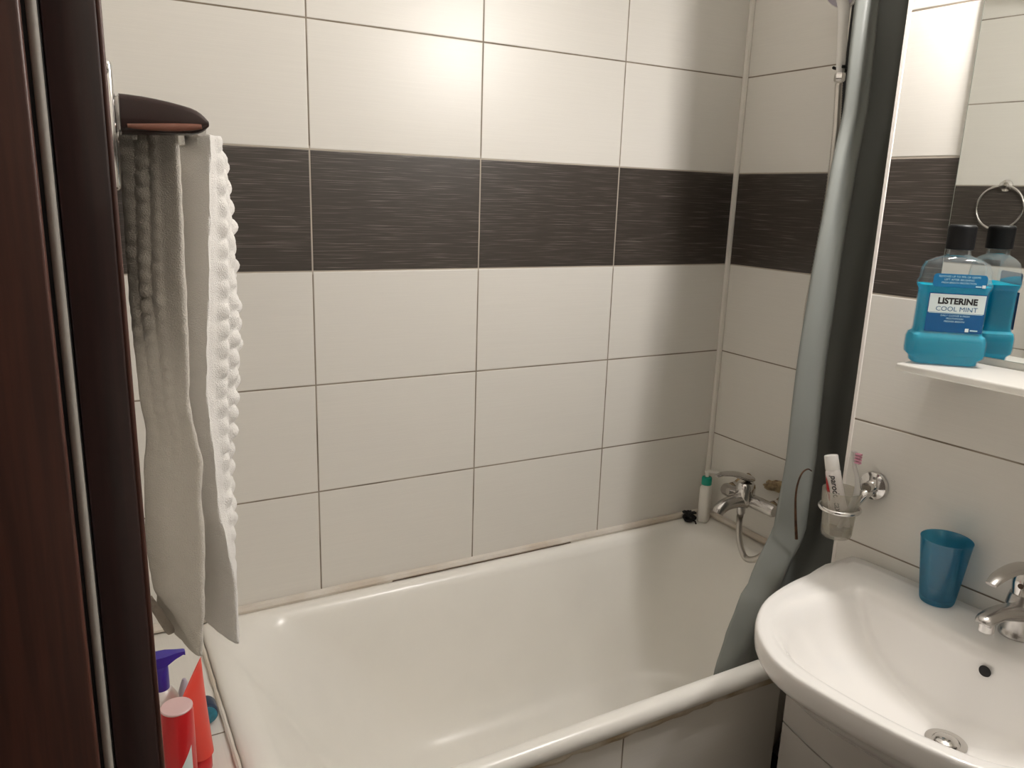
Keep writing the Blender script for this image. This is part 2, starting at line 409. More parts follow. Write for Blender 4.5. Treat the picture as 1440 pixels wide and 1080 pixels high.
# ================================================================== BATHTUB
tub = thing('bathtub', 'long cream enamel bathtub built in against the tiled back wall', 'bathtub', (-0.74, -0.34, 0))
bm = B()
X0, X1, Y0, Y1 = -1.466, -0.001, -0.688, -0.001
def ring(l, r, f, k, rad, z): return rrect(X0+l, X1-r, Y0+f, Y1-k, rad, z, 12)
rings = [ring(.003, .001, .006, .001, .012, .566), ring(0, 0, .001, 0, .014, .572), ring(0, 0, 0, 0, .015, .586), ring(.003, .001, .004, .001, .018, .596),
         ring(.010, .006, .012, .006, .026, .6015), ring(.022, .03, .022, .018, .05, .6020), ring(.036, .05, .032, .030, .09, .5995),
         ring(.050, .062, .039, .039, .125, .592), ring(.066, .070, .044, .045, .15, .575), ring(.105, .082, .052, .055, .18, .52),
         ring(.155, .096, .062, .067, .205, .44), ring(.20, .112, .074, .080, .22, .36), ring(.25, .132, .088, .095, .225, .28),
         ring(.30, .160, .108, .115, .215, .225), ring(.36, .20, .145, .15, .18, .195), ring(.45, .27, .2, .21, .13, .186)]
loft(bm, rings, False, True)
obj('tub_body', bm, 'enamel', tub, angle=60)
b = B(); lathe(b, [(0.0, .004), (.012, .006), (.026, .003), (.03, .0)], (-.36, -.345, .186), 24); obj('drain', b, 'chrome_dull', tub)
b = B(); lathe(b, [(0.0, .012), (.02, .012), (.028, .006), (.03, .0)], (-.094, -.345, .46), 24, frame=(V((0, 1, 0)), V((.17, 0, 1)).normalized(), V((-1, 0, .17)).normalized()))
obj('overflow', b, 'chrome_dull', tub)

# ================================================================== BASIN
basin = thing('washbasin', 'white oval-fronted ceramic washbasin on a vanity beside the tub', 'washbasin', SW(.33, 0, .66))
outl = [(.046, .004), (.042, .057), (.034, .15), (.046, .252), (.071, .325), (.116, .389), (.175, .433), (.235, .451), (.315, .450), (.378, .444), (.434, .435), (.490, .418), (.540, .385), (.580, .33), (.604, .25), (.613, .15), (.606, .057), (.602, .004)]
oc = catmull([V((s, o, 0)) for s, o in outl], 6)
def cen_scale(pts, cx, cy_, k, ky=None):
    return [V((cx+(p.x-cx)*k, cy_+(p.y-cy_)*(ky or k), 0)) for p in pts]
def outer(k, z, push=0.0):        # shrink towards the wall centre line
    return [SW(.325+(p.x-.325)*k, max(.002, p.y*(k if not push else k)), z) for p in oc]
# bowl outline: superellipse
def bowl(cs, co, a, b_, n, z, num):
    o = []
    # follow outline order: from left wall end round the front to right wall end, then the back
    for i in range(num):
        th = pi*(1.5) - 2*pi*i/num   # start at back centre going left
        c_, s_ = cos(th), sin(th)
        o.append(SW(cs+a*math.copysign(abs(c_)**(2/n), c_), co+b_*math.copysign(abs(s_)**(2/n), s_), z))
    return o
# resample the outer outline (closed with the back edge) by angle from the bowl centre
BC = (.330, .262)
closed = oc + [V((.602-(.602-.046)*k/14, .004, 0)) for k in range(1, 14)]
NR = 96
def radial(poly, n=NR):
    res = []
    for i in range(n):
        th = pi*1.5-2*pi*i/n; d = V((cos(th), sin(th), 0)); best = None
        for a, b_ in zip(poly, poly[1:]+poly[:1]):
            ax, ay, bx_, by = a.x-BC[0], a.y-BC[1], b_.x-BC[0], b_.y-BC[1]
            den = d.x*(by-ay)-d.y*(bx_-ax)
            if abs(den) < 1e-9: continue
            t = (ax*(by-ay)-ay*(bx_-ax))/den; u = (ax*d.y-ay*d.x)/den
            if t > 0 and -1e-6 <= u <= 1+1e-6: best = t if best is None else min(best, t)
        res.append(V((BC[0]+d.x*best, BC[1]+d.y*best, 0)))
    return res
OUT = radial(closed)
def inset(k_back, k_front, k_side):
    """bowl edge: pulled in from the outer outline"""
    o = []
    for i, p in enumerate(OUT):
        th = pi*1.5-2*pi*i/NR; s_ = sin(th)
        d = V((BC[0]-p.x, BC[1]-p.y, 0)); ln = d.length; d.normalize()
        wb = max(0, -s_)**1.0; wf = max(0, s_)
        k = k_side*(1-wb-wf if wb+wf < 1 else 0)+k_back*wb+k_front*wf
        o.append(p+d*min(k, ln*.98))
    return o
def bowlring(a, bf, bb, n, co):
    o = []
    for i in range(NR):
        th = pi*1.5-2*pi*i/NR; c_, s_ = cos(th), sin(th)
        o.append(V((BC[0]+a*math.copysign(abs(c_)**(2/n), c_), BC[1]+co+(bf if s_ > 0 else bb)*math.copysign(abs(s_)**(2/n), s_), 0)))
    return o
def mixr(A, Bb, t): return [a.lerp(b_, t) for a, b_ in zip(A, Bb)]
EDGE = bowlring(.243, .160, .140, 2.35, 0.0)
EDGE = mixr(EDGE, inset(.13, .03, .045), .55)
DECK = .013
def dz(o):
    t = max(0, min(1, (.150-o)/.06)); return DECK*t*t*(3-2*t)
def at_z(r, z, k=0.0): return [SW(p.x, max(p.y, .002), z+k*dz(p.y)) for p in r]
def shr(r, k): return [V((BC[0]+(p.x-BC[0])*k, BC[1]+(p.y-BC[1])*k, 0)) for p in r]
def under(k, z):                                # under-side: narrows towards the wall
    return [SW(.330+(p.x-.330)*k, max(.002, p.y*k), z) for p in OUT]
DR = [p+V((.033, 0, 0)) for p in bowlring(.03, .03, .03, 2, -.055)]
rings = [under(.42, .66), under(.60, .668), under(.72, .69), under(.84, .725), under(.93, .765), under(.975, .785), under(.992, .792), under(.998, .80), under(1.0, .815), under(.999, .8245),
         at_z(shr(OUT, .992), .8295, .7), at_z(shr(OUT, .98), SINK, 1), at_z(mixr(OUT, EDGE, .3), SINK, 1), at_z(mixr(OUT, EDGE, .62), SINK, 1), at_z(mixr(OUT, EDGE, .86), SINK-.0005, 1), at_z(EDGE, SINK-.004, .85),
         at_z(mixr(EDGE, DR, .045), SINK-.013), at_z(mixr(EDGE, DR, .10), SINK-.032), at_z(mixr(EDGE, DR, .17), SINK-.058), at_z(mixr(EDGE, DR, .27), SINK-.082), at_z(mixr(EDGE, DR, .42), SINK-.104),
         at_z(mixr(EDGE, DR, .62), SINK-.121), at_z(mixr(EDGE, DR, .85), SINK-.131), at_z(DR, SINK-.134)]
bm = B(); loft(bm, rings, True, True); obj('basin_body', bm, 'ceramic', basin, angle=70)
dc = SW(.363, .207, SINK-.134)
b = B(); lathe(b, [(.0295, .0), (.031, .003), (.028, .0045), (.021, .003), (.020, .001), (0, .001)], dc, 32); dr = obj('drain_ring', b, 'chrome', basin)
b = B(); lathe(b, [(.017, .003), (.0175, .006), (.012, .010), (0, .011)], dc, 28); obj('plug', b, 'chrome', dr)
oh = SW(.371, .1365, SINK-.024)
fr = (WD.copy(), V((0, 0, 1)), WN.copy())
b = B(); lathe(b, [(0, -.001), (.0085, -.001), (.0095, .0), (.0085, .002), (0, .0021)], oh, 24, frame=fr); obj('overflow_hole', b, 'black_matte', basin)

# vanity under the basin: bowed front
van = thing('vanity_cabinet', 'pale grey vanity cabinet with bowed front under the washbasin', 'cabinet', SW(.33, .12, 0))
def bowfront(s0, s1, z0, z1, add=0.0):
    n = 24; ringsv = []
    for z in (z0, z1):
        r = []
        for i in range(n+1):
            s = s0+(s1-s0)*i/n; t = (s-.335)/.27
            r.append(SW(s, .248-.044*t*t+add, z))
        r += [SW(s1, .003, z), SW(s0, .003, z)]
        ringsv.append(r)
    return ringsv
b = B(); loft(b, bowfront(.069, .601, .03, .650, -.018)); obj('cabinet_body', b, 'vanity', van, angle=30)
b = B(); loft(b, bowfront(.067, .603, .549, .656)); obj('fascia', b, 'vanity', van, angle=30)
for s0, s1 in ((.067, .3335), (.3365, .603)):
    b = B(); loft(b, bowfront(s0, s1, .06, .5455)); d_ = obj('door', b, 'vanity', van, angle=30)
    hs = s1-.03 if s0 < .3 else s0+.03
    b = B(); t_ = (hs-.335)/.27; oo = .248-.044*t_*t_
    tube(b, [SW(hs, oo-.002, .44), SW(hs, oo+.022, .44), SW(hs, oo+.022, .36), SW(hs, oo-.002, .36)], .005, 10); obj('handle', b, 'chrome', d_)

# basin faucet
FS, FO = .370, .042
SINKD = SINK+DECK
fa = thing('basin_faucet', 'chrome single-lever faucet standing on the washbasin deck', 'faucet', SW(FS, FO, SINKD))
b = B(); lathe(b, [(.0275, 0), (.0275, .004), (.0255, .008), (.024, .012), (.0235, .030), (.0245, .055), (.0225, .068), (.021, .074), (0, .074)], SW(FS, FO, SINKD), 32); obj('body', b, 'chrome_dull', fa)
b = B(); tube(b, [SW(FS, FO+.005, SINKD+.042), SW(FS, FO+.04, SINKD+.052), SW(FS, FO+.085, SINKD+.062), SW(FS, FO+.122, SINKD+.063), SW(FS, FO+.131, SINKD+.057)], [.021, .0185, .0155, .0145, .012], 18, smooth=5, flat=(2, .72)); sp = obj('spout', b, 'chrome_dull', fa)
b = B(); lathe(b, [(.0115, 0), (.0115, -.014), (.009, -.015), (0, -.012)], SW(FS, FO+.116, SINKD+.056), 20); obj('aerator', b, 'chrome', sp)
b = B(); lathe(b, [(.019, .074), (.0195, .078), (.021, .095), (.019, .112), (.012, .122), (0, .124)], SW(FS, FO, SINKD), 28); ct = obj('cartridge_housing', b, 'chrome', fa)
b = B(); lathe(b, [(.0045, 0), (.0045, .002), (0, .0022)], SW(FS, FO+.0195, SINKD+.093), 16, frame=fr); obj('indicator_dot', b, 'grime', ct)
b = B(); tube(b, [SW(FS, FO-.012, SINKD+.116), SW(FS, FO+.02, SINKD+.126), SW(FS, FO+.065, SINKD+.133), SW(FS, FO+.105, SINKD+.132), SW(FS, FO+.129, SINKD+.125)], [.015, .017, .014, .012, .0085], 18, smooth=5, flat=(2, .45)); obj('lever', b, 'chrome_dull', fa)

# tumbler
tu = thing('tumbler', 'translucent blue plastic tumbler standing on the washbasin deck', 'cup', SW(.238, .048, SINKD))
tc_ = SW(.238, .048, SINKD+.0005)
b = B(); lathe(b, [(0, 0), (.027, 0), (.0285, .003), (.030, .012), (.0418, .117), (.0425, .1195), (.0412, .1205), (.0402, .118), (.0288, .012), (.027, .009), (0, .0085)], tc_, 40, caps=(False, False)); obj('tumbler_body', b, 'tumbler', tu)

# ================================================================== MIRROR, SHELF, LAMP
mi = thing('wall_mirror', 'frameless rectangular mirror on the tiled wall above the washbasin', 'mirror', SW(.40, 0, 1.62))
b = B(); S_box(b, .131, .69, 0.0005, .006, 1.287, 1.91, .0008, 1); obj('backing', b, 'mirror_edge', mi)
b = B(); vs = [b.verts.new(SW(s, .0063, z)) for s, z in ((.1325, 1.2885), (.6885, 1.2885), (.6885, 1.9085), (.1325, 1.9085))]; b.faces.new(vs)
bmesh.ops.recalc_face_normals(b, faces=b.faces)
mg = obj('mirror_glass', b, 'mirror', mi, smooth=False)
sh = thing('mirror_shelf', 'white shelf under the mirror holding a bottle of mouthwash', 'shelf', SW(.41, 0, SHELF))
b = B(); S_box(b, .150, .69, .001, .142, SHELF-.013, SHELF, .003, 3); obj('board', b, 'shelf', sh)
for s in (.20, .62):
    b = B(); S_box(b, s-.008, s+.008, .0, .05, SHELF-.026, SHELF-.0135, .002, 2); obj('bracket', b, 'chrome', sh)
LO, LZ = .092, 2.03
la = thing('wall_lamp', 'wall lamp with two round globes above the mirror', 'lamp', SW(.41, 0, LZ))
b = B(); S_box(b, .20, .62, .0, .022, LZ-.03, LZ+.03, .006, 3); obj('base', b, 'chrome', la)
for LS in (.32, .52):
    b = B(); lathe(b, [(.022, .020), (.022, .026), (.010, .032), (.010, LO-.038)], SW(LS, 0, LZ), 24, frame=fr); hl = obj('holder', b, 'chrome', la)
    b = B(); bmesh.ops.create_uvsphere(b, u_segments=32, v_segments=20, radius=.040)
    for v in b.verts: v.co = v.co+SW(LS, LO, LZ)
    obj('globe', b, 'glow', la)

# ------------------------------------------------------------------ mouthwash bottle
bo_c = SW(.190, .0720, SHELF+.0006)
A_ = SW(.155, .113, 0)-SW(.240, .038, 0)
bx_ = -(A_.normalized())                                  # along the width, to the right as seen
bn_ = V((-bx_.y, bx_.x, 0)); bn_ = bn_ if bn_.dot(V((-1.64, -1.67, 0))-V((bo_c.x, bo_c.y, 0))) > 0 else -bn_
bo_c = bo_c - bn_*0.004
BK = .94
bo_c = bo_c + bn_*.004
def BP(w, d, z): return bo_c + bx_*(w*BK) + bn_*(d*BK) + V((0, 0, z*.965))
bo = thing('mouthwash_bottle', 'bottle of bright blue mouthwash with black cap on the mirror shelf', 'bottle', bo_c)
def brr(hw, hd, r, z, seg=6): return [BP(p.x, p.y, p.z) for p in rrect(-hw, hw, -hd, hd, r, z, seg)]
shell = [(.050, .022, .012, 0), (.054, .026, .014, .003), (.055, .027, .014, .010), (.0615, .030, .012, .016), (.0625, .031, .012, .022), (.0625, .031, .012, .044), (.060, .030, .012, .052), (.0545, .027, .011, .056),
         (.0535, .026, .011, .062), (.0535, .026, .011, .126), (.0545, .027, .012, .130), (.0575, .029, .013, .136), (.0575, .029, .013, .142), (.0545, .0275, .013, .148),
         (.054, .027, .016, .165), (.050, .026, .018, .176), (.036, .022, .019, .184), (.023, .018, .0175, .188), (.0195, .0185, .018, .190), (.0185, .0185, .018, .194), (.0185, .0185, .018, .210)]
b = B(); loft(b, [brr(*s) for s in shell], True, True); obj('bottle_body', b, 'pet', bo, angle=32)
liq = [(s[0]-.0016, s[1]-.0016, max(.004, s[2]-.001), max(s[3], .0015)) for s in shell if s[3] <= .1365]
liq.append((.0558, .0272, .012, .1385))
b = B(); loft(b, [brr(*s) for s in liq], True, True); obj('mouthwash', b, 'liquid', bo, angle=32)
b = B(); prof = [(.0, .199), (.0215, .199), (.0225, .200), (.0225, .206)]
ringsC = []
seg = 72
for r, h, rib in ((.0205, .1985, 0), (.0225, .1995, 0), (.0225, .204, 1), (.0225, .234, 1), (.0222, .238, 0), (.0195, .2405, 0), (.010, .2405, 0)):
    ringsC.append([BP((r-(.0007 if rib and k % 2 else 0))*cos(2*pi*k/seg), (r-(.0007 if rib and k % 2 else 0))*sin(2*pi*k/seg), h) for k in range(seg)])
loft(b, ringsC); obj('cap', b, 'black', bo, angle=50)
# printed labels
def quad(bm, x0, x1, z0, z1, d, mi, r=0.0):
    if r:
        pts = rrect(x0, x1, z0, z1, r, 0, 5); vs = [bm.verts.new(BP(p.x, d, p.y)) for p in pts]
    else: vs = [bm.verts.new(BP(x, d, z)) for x, z in ((x0, z0), (x1, z0), (x1, z1), (x0, z1))]
    bm.faces.new(vs).material_index = mi
def T(bm, s, size, cx, cz, d, mi, **k): text_into(bm, s, size, lambda x, y: BP(cx+x, d, cz+y), mi, **k)
b = B(); F = .0268
quad(b, -.043, .049, .0595, .126, F, 0)
quad(b, -.0415, .0475, .0930, .1245, F+.0002, 1)
quad(b, -.040, .046, .0915, .0925, F+.0002, 3)
T(b, 'LISTERINE', .0142, .0035, .1125, F+.0004, 2, bold=.0006)
T(b, 'COOL MINT', .0112, .0035, .0992, F+.0004, 4, squash=1.08)
T(b, 'DAILY CLEANSE & FRESH', .0042, .003, .0880, F+.0004, 3)
T(b, 'MOUTHWASH', .0042, .003, .0830, F+.0004, 3)
T(b, 'FRESHER BREATH', .0042, .003, .0780, F+.0004, 3)
quad(b, .022, .028, .0615, .0675, F+.0003, 1); quad(b, .030, .042, .0632, .0655, F+.0003, 3)
for f in b.faces: pass
ll = obj('front_label', b, ['lab_blue', 'lab_white', 'ink', 'lab_text', 'ink_blue'], bo, smooth=False); ll['label'] = 'white and blue printed front label'
b = B(); F = .0296
quad(b, -.041, .0440, .1365, .1590, F, 0, .006)
for i, (s, wv) in enumerate((('REMOVES UP TO 99% OF GERMS', .0046), ('LEFT AFTER BRUSHING', .0046), ('FRESH BREATH PROTECTION', .0042))):
    T(b, s, wv, .0, .1545-.0052*i, F+.0003, 1)
quad(b, .037, .0425, .1375, .1425, F+.0003, 2); quad(b, .027, .036, .1385, .1405, F+.0003, 1)
sl = obj('shoulder_label', b, ['lab_blue2', 'lab_text', 'lab_white'], bo, smooth=False); sl['label'] = 'blue rounded shoulder label with small pale text'

# ================================================================== TOOTHBRUSH HOLDER
CS, CO = .047, .080
ho = thing('tumbler_holder', 'chrome wall holder with ring and frosted cup beside the shower curtain', 'holder', SW(.066, 0, .99))
b = B(); lathe(b, [(.026, .0), (.0285, .004), (.027, .010), (.020, .014), (.012, .016), (.010, .03)], SW(.066, .0, 1.0), 36, frame=fr)
ros = obj('rosette', b, 'chrome', ho)
b = B(); tube(b, [SW(.066, .012, .990), SW(.064, .030, .985), SW(.060, .042, .970), SW(.056, .050, .963)], [.010, .009, .007, .005], 14, smooth=4); obj('arm', b, 'chrome', ho)
b = B(); rr_ = .0366
tube(b, [SW(CS+rr_*cos(a), CO+rr_*sin(a), .962) for a in [2*pi*k/48 for k in range(49)]], .0036, 10, caps=False, flat=(2, 1.25)); obj('ring', b, 'chrome', ho)
cup = thing('toothbrush_cup', 'frosted glass cup holding toothpaste and a toothbrush in the chrome ring', 'cup', SW(CS, CO, .903))
cc = SW(CS, CO, .903)
b = B(); lathe(b, [(0, 0), (.024, 0), (.0265, .002), (.0285, .008), (.0308, .052), (.0335, .056), (.0362, .095), (.0358, .0965), (.0345, .095), (.0318, .056), (.0292, .05), (.027, .010), (.024, .006), (0, .0055)], cc, 40, caps=(False, False)); obj('cup_glass', b, 'frost', cup)
b = B(); lathe(b, [(0, .0062), (.0238, .0065), (.0266, .0105), (.0276, .022), (0, .022)], cc, 32); obj('residue', b, 'water', cup)
# toothpaste tube, cap up, leaning
p0, p1 = SW(.054, .077, .9125), SW(.0150, .079, 1.053)
ax = (p1-p0).normalized(); wdir = (WD*.85+WN*-.4); wdir = (wdir-ax*wdir.dot(ax)).normalized(); dd_ = ax.cross(wdir)
if dd_.dot(V((-1, -1, 0))) < 0: dd_ = -dd_
tp = thing('toothpaste_tube', 'white toothpaste tube with red swoosh, cap up, in the frosted cup', 'toothpaste', p0)
def TP(w, d, h): return p0+wdir*w+dd_*d+ax*h
Ln = (p1-p0).length
b = B(); loft(b, [[TP(a*cos(2*pi*k/28), c*sin(2*pi*k/28), h) for k in range(28)] for a, c, h in ((.0195, .0010, 0), (.0195, .0012, .006), (.0185, .005, .03), (.0165, .010, .065), (.0148, .0128, .10), (.0140, .0135, Ln-.026), (.0125, .0125, Ln-.022))]); tb = obj('tube_body', b, 'ptube', tp, angle=60)
b = B(); sg = 48; loft(b, [[TP((r-(.0004 if rb and k % 2 else 0))*cos(2*pi*k/sg), (r-(.0004 if rb and k % 2 else 0))*sin(2*pi*k/sg), h) for k in range(sg)] for r, h, rb in ((.0130, Ln-.0222, 0), (.0136, Ln-.021, 1), (.0130, Ln+.004, 1), (.0122, Ln+.006, 0), (.006, Ln+.0062, 0))]); obj('cap', b, 'white_plastic', tp, angle=50)
def onTP(u_ang, h, lift=.0006):
    t = max(0, min(1, h/(Ln-.026))); a = .0190+(.0140-.0190)*t; c = .002+(.0135-.002)*min(1, t*1.15)
    return TP((a+lift)*cos(u_ang), (c+lift)*sin(u_ang), h)
b = B()
text_into(b, 'parodontax', .0155, lambda x, y: onTP(pi/2-.10-y/.0145, .078-x), 0, bold=.0002, shear=.2)
obj('lettering', b, 'ink', tb, smooth=False)
b = B(); pr = None; vsr = []
for i in range(15):
    t = i/14; h = .062+.050*t; w = .55*sin(pi*t)**.7+.02
    a0 = pi*.74+.22*t
    vsr.append((b.verts.new(onTP(a0-w*.5, h, .0007)), b.verts.new(onTP(a0+w*.5, h, .0007))))
for (a, c), (d, e) in zip(vsr, vsr[1:]): b.faces.new((a, c, e, d))
obj('red_swoosh', b, 'ink_red', tb, smooth=False)
# toothbrush
br = thing('toothbrush', 'clear toothbrush with pink bristles standing in the frosted cup', 'toothbrush', SW(.056, .082, .911))
b = B(); tube(b, [SW(.050, .086, .912), SW(.066, .082, .955), SW(.076, .078, 1.0), SW(.070, .074, 1.030), SW(.060, .072, 1.052), SW(.056, .072, 1.078)], [.0045, .0062, .0058, .0042, .0038, .0055], 14, smooth=6); obj('handle', b, 'brush_clear', br)
b = B()
for i in range(4):
    for j in range(2):
        c0 = SW(.0585, .070+.004*j, 1.058+.0055*i)
        tube(b, [c0, c0+WD*.0125+WN*-.001], [.0019, .0021], 8)
obj('bristles', b, 'bristle', br)

# ================================================================== BATH MIXER + SHOWER
mx = thing('bath_mixer', 'chrome lever bath mixer on the tiled end wall above the tub', 'faucet', (0, -.24, .755))
b = B(); tube(b, [(-.078, -.150, .744), (-.078, -.156, .744), (-.078, -.20, .744), (-.078, -.28, .744), (-.078, -.330, .744), (-.078, -.336, .744)], [.015, .018, .019, .019, .018, .015], 24); mb = obj('body', b, 'chrome_dull', mx)
b = B(); lathe(b, [(.022, -.012), (.0255, -.004), (.0265, .010), (.0265, .032), (.025, .040), (.021, .046), (0, .047)], (-.092, -.240, .750), 32); obj('cartridge_housing', b, 'chrome', mx)
b = B(); tube(b, [(-.078, -.240, .803), (-.100, -.240, .812), (-.140, -.240, .826), (-.180, -.240, .832), (-.203, -.240, .829)], [.018, .020, .016, .012, .007], 18, smooth=6, flat=(2, .42)); obj('lever', b, 'chrome_dull', mx)
b = B(); tube(b, [(-.088, -.240, .740), (-.120, -.240, .746), (-.158, -.240, .743), (-.180, -.240, .732), (-.187, -.240, .722)], [.020, .0185, .0175, .0165, .0145], 20, smooth=6); obj('spout', b, 'chrome_dull', mx)
b = B(); tube(b, [(-.100, -.228, .760), (-.118, -.222, .766), (-.135, -.218, .768)], [.006, .0055, .009], 16); obj('diverter_knob', b, 'chrome', mx)
b = B(); lathe(b, [(.0115, 0), (.0115, -.018), (.010, -.022), (0, -.022)], (-.100, -.240, .728), 20); obj('hose_outlet', b, 'chrome_dull', mx)
for yy in (-.165, -.318):
    b = B(); tube(b, [(-.076, yy, .746), (-.050, yy, .750), (-.030, yy, .762), (0.0, yy, .770)], [.016, .0145, .013, .0135], 16, smooth=4); obj('inlet_elbow', b, 'sealant', mx)
    b = B(); tube(b, [(-.062, yy, .748), (-.052, yy, .7495)], .0185, 6); obj('union_nut', b, 'chrome_dull', mx)
b = B()
pts = []
bmesh.ops.create_icosphere(b, subdivisions=4, radius=1)
for v in b.verts:
    d = v.co.normalized(); k = 1+.35*noise.noise(d*2.3+V((3, 1, 7)))+.15*noise.noise(d*6)
    v.co = V((-.008+.011*d.x*k, -.272+.042*d.y*k, .782+.015*d.z*k-.010*d.y))
for v in b.verts: v.co.x = min(v.co.x, -.0006)
sb = obj('sealant_blob', b, 'sealant', mx); sb['label'] = 'lumpy yellow-brown sealant on the wall'

shs = thing('shower_handset', 'white and chrome shower handset hanging on the end wall beside the curtain', 'shower head', (-.055, -.355, 1.85))
b = B(); tube(b, [(-.058, -.357, 1.826), (-.059, -.356, 1.85), (-.062, -.353, 1.92), (-.064, -.350, 1.97), (-.066, -.348, 1.995)], [.0085, .0100, .0108, .0135, .020], 18, smooth=4); obj('handle', b, 'white_plastic', shs)
b = B(); fx = V((-.82, -.05, -.57)).normalized(); ey_ = V((0, 1, 0)); ey_ = (ey_-fx*ey_.dot(fx)).normalized(); ex_ = ey_.cross(fx)
lathe(b, [(.010, -.030), (.024, -.022), (.040, -.006), (.043, .004), (.041, .010), (0, .011)], (-.072, -.347, 2.006), 36, frame=(ex_, ey_, fx)); hd = obj('head', b, 'white_plastic', shs)
b = B(); lathe(b, [(.036, .0112), (.036, .013), (0, .0135)], (-.072, -.347, 2.006), 32, frame=(ex_, ey_, fx)); obj('spray_plate', b, 'lilac', hd)
b = B(); lathe(b, [(.0115, 0), (.0125, -.004), (.0125, -.016), (.0095, -.020), (0, -.020)], (-.058, -.357, 1.828), 6); obj('nut', b, 'chrome', shs)
hk = thing('handset_bracket', 'black clip carrying the shower handset, with a black strip standing for shadow', 'bracket', (0, -.362, 1.84))
b = B(); box(b, (-.016, -.352, 1.72), (-.0005, -.330, 2.05), .004, 2); obj('shadow_strip', b, 'black', hk)  # black strip standing for the shadow between handset and curtain
b = B(); tube(b, [(-.012, -.345, 1.84), (-.028, -.349, 1.84), (-.0425, -.3525, 1.84)], .007, 12)
tube(b, [(-.0585+.0150*cos(a), -.3565+.0150*sin(a), 1.84) for a in [-pi*.72+2*pi*.72*k/24 for k in range(25)]], .0035, 8)
obj('clip', b, 'black', hk)
hose_pts = [(-.100, -.240, .7045), (-.103, -.241, .685), (-.112, -.258, .635), (-.115, -.290, .598), (-.112, -.340, .628), (-.105, -.388, .72), (-.085, -.400, .86), (-.060, -.385, 1.04), (-.055, -.345, 1.234), (-.056, -.352, 1.370), (-.056, -.364, 1.55), (-.058, -.366, 1.69), (-.058, -.357, 1.806)]
hs_ = thing('shower_hose', 'flexible metal shower hose looping from the bath mixer up behind the curtain', 'hose', (-.06, -.25, .56))
b = B(); P = catmull(hose_pts, 40); rad = [.0088 if (i % 2) else .0079 for i in range(len(P))]
tube(b, P, rad, 12); obj('hose_tube', b, 'hose', hs_, angle=80)

# ================================================================== SHOWER CURTAIN + ROD
rod = thing('curtain_rod', 'white shower curtain rod running over the tub front', 'rod', (-.8, -.565, 2.12))
b = B(); tube(b, [(LEFT+.001, -.565, 2.12), (-.001, -.565, 2.12)], .011, 20); obj('rod_tube', b, 'white_plastic', rod)
for x0_, sgn in ((LEFT+.0005, 1), (-.0005, -1)):
    b = B(); lathe(b, [(.026, 0), (.026, .004), (.016, .012), (.0115, .012)], (x0_, -.565, 2.12), 24, frame=(V((0, 1, 0)), V((0, 0, 1)), V((sgn, 0, 0)))); obj('end_flange', b, 'white_plastic', rod)
cur = thing('shower_curtain', 'grey-green vinyl shower curtain gathered at the tap end of the tub', 'curtain', (-.2, -.6, 2.1))
def interp(tab, z):
    tab = sorted(tab)
    if z <= tab[0][0]: return tab[0][1]
    for (a, p), (b_, q) in zip(tab, tab[1:]):
        if z <= b_:
            t = (z-a)/(b_-a); t = t*t*(3-2*t)*.5+t*.5; return p+(q-p)*t
    return tab[-1][1]
XL = [(2.11, -.305), (1.910, -.299), (1.718, -.293), (1.597, -.308), (1.395, -.323), (1.226, -.329), (1.008, -.330), (.850, -.345), (.737, -.412), (.700, -.446), (.62, -.482), (.553, -.506), (.45, -.52)]
YB = [(2.11, -.565), (1.2, -.566), (.9, -.576), (.62, -.596), (.55, -.598), (.45, -.584)]
zs = [2.105-(2.105-.455)*i/84 for i in range(85)]
NU = 90
bm = B(); grid = []
for z in zs:
    row = []
    xl = interp(XL, z); yb = interp(YB, z); xr = -.025 if z > .80 else -.025-.105*min(1, (.80-z)/.16)
    damp = 1.0 if z > .75 else max(.15, (z-.45)/.30)
    f = (2.1-z)/1.65
    for i in range(NU+1):
        t = i/NU
        x = xl+(xr-xl)*t
        # folds: broad bulge at the free edge, a valley that wanders, then a tighter second fold
        w = .027*cos(2*pi*(1.95*(t-.09)-.06*f)) + .005*cos(2*pi*(4.1*t+.45*f)) + .003*sin(2*pi*(6.3*t+.8*f))
        y = yb - w*damp
        if t < .06: y += .012*(1-t/.06)**2*damp
        y += .0025*noise.noise(V((x*18, z*5, 1.3)))
        if z < .84: y = max(y, -.70+.082*min(1, (.84-z)/.22) + (0.0 if z > .60 else (.60-z)*.17))
        row.append(bm.verts.new((x+.006*sin(2*pi*(2.2*t))*damp, y, z)))
    grid.append(row)
for a, c in zip(grid, grid[1:]):
    for i in range(NU): bm.faces.new((a[i], a[i+1], c[i+1], c[i]))
cs_ = obj('curtain_sheet', bm, 'curtain', cur, angle=80)
sm = cs_.modifiers.new('thick', 'SOLIDIFY'); sm.thickness = .0012; sm.offset = 0
for i in range(5):
    xr_ = -.285+.06*i
    b = B(); tube(b, [(xr_, -.565+.0185*cos(a), 2.112+.022*sin(a)) for a in [2*pi*k/24 for k in range(25)]], .0016, 8, caps=False); obj('curtain_ring', b, 'white_plastic', cur)
wi = thing('wire_hook', 'thin rusty brown wire hook hanging against the grey shower curtain', 'wire', (-.345, -.64, .91))
b = B(); tube(b, [(x+.008, y+.021, z) for x, y, z in ((-.318, -.638, .985), (-.334, -.6405, .992), (-.350, -.641, .986), (-.359, -.641, .966), (-.361, -.641, .935), (-.355, -.643, .885), (-.347, -.645, .838))], [.0013, .0015, .0018, .0020, .0022, .0028, .0034], 10, smooth=6); obj('wire', b, 'rust', wi)

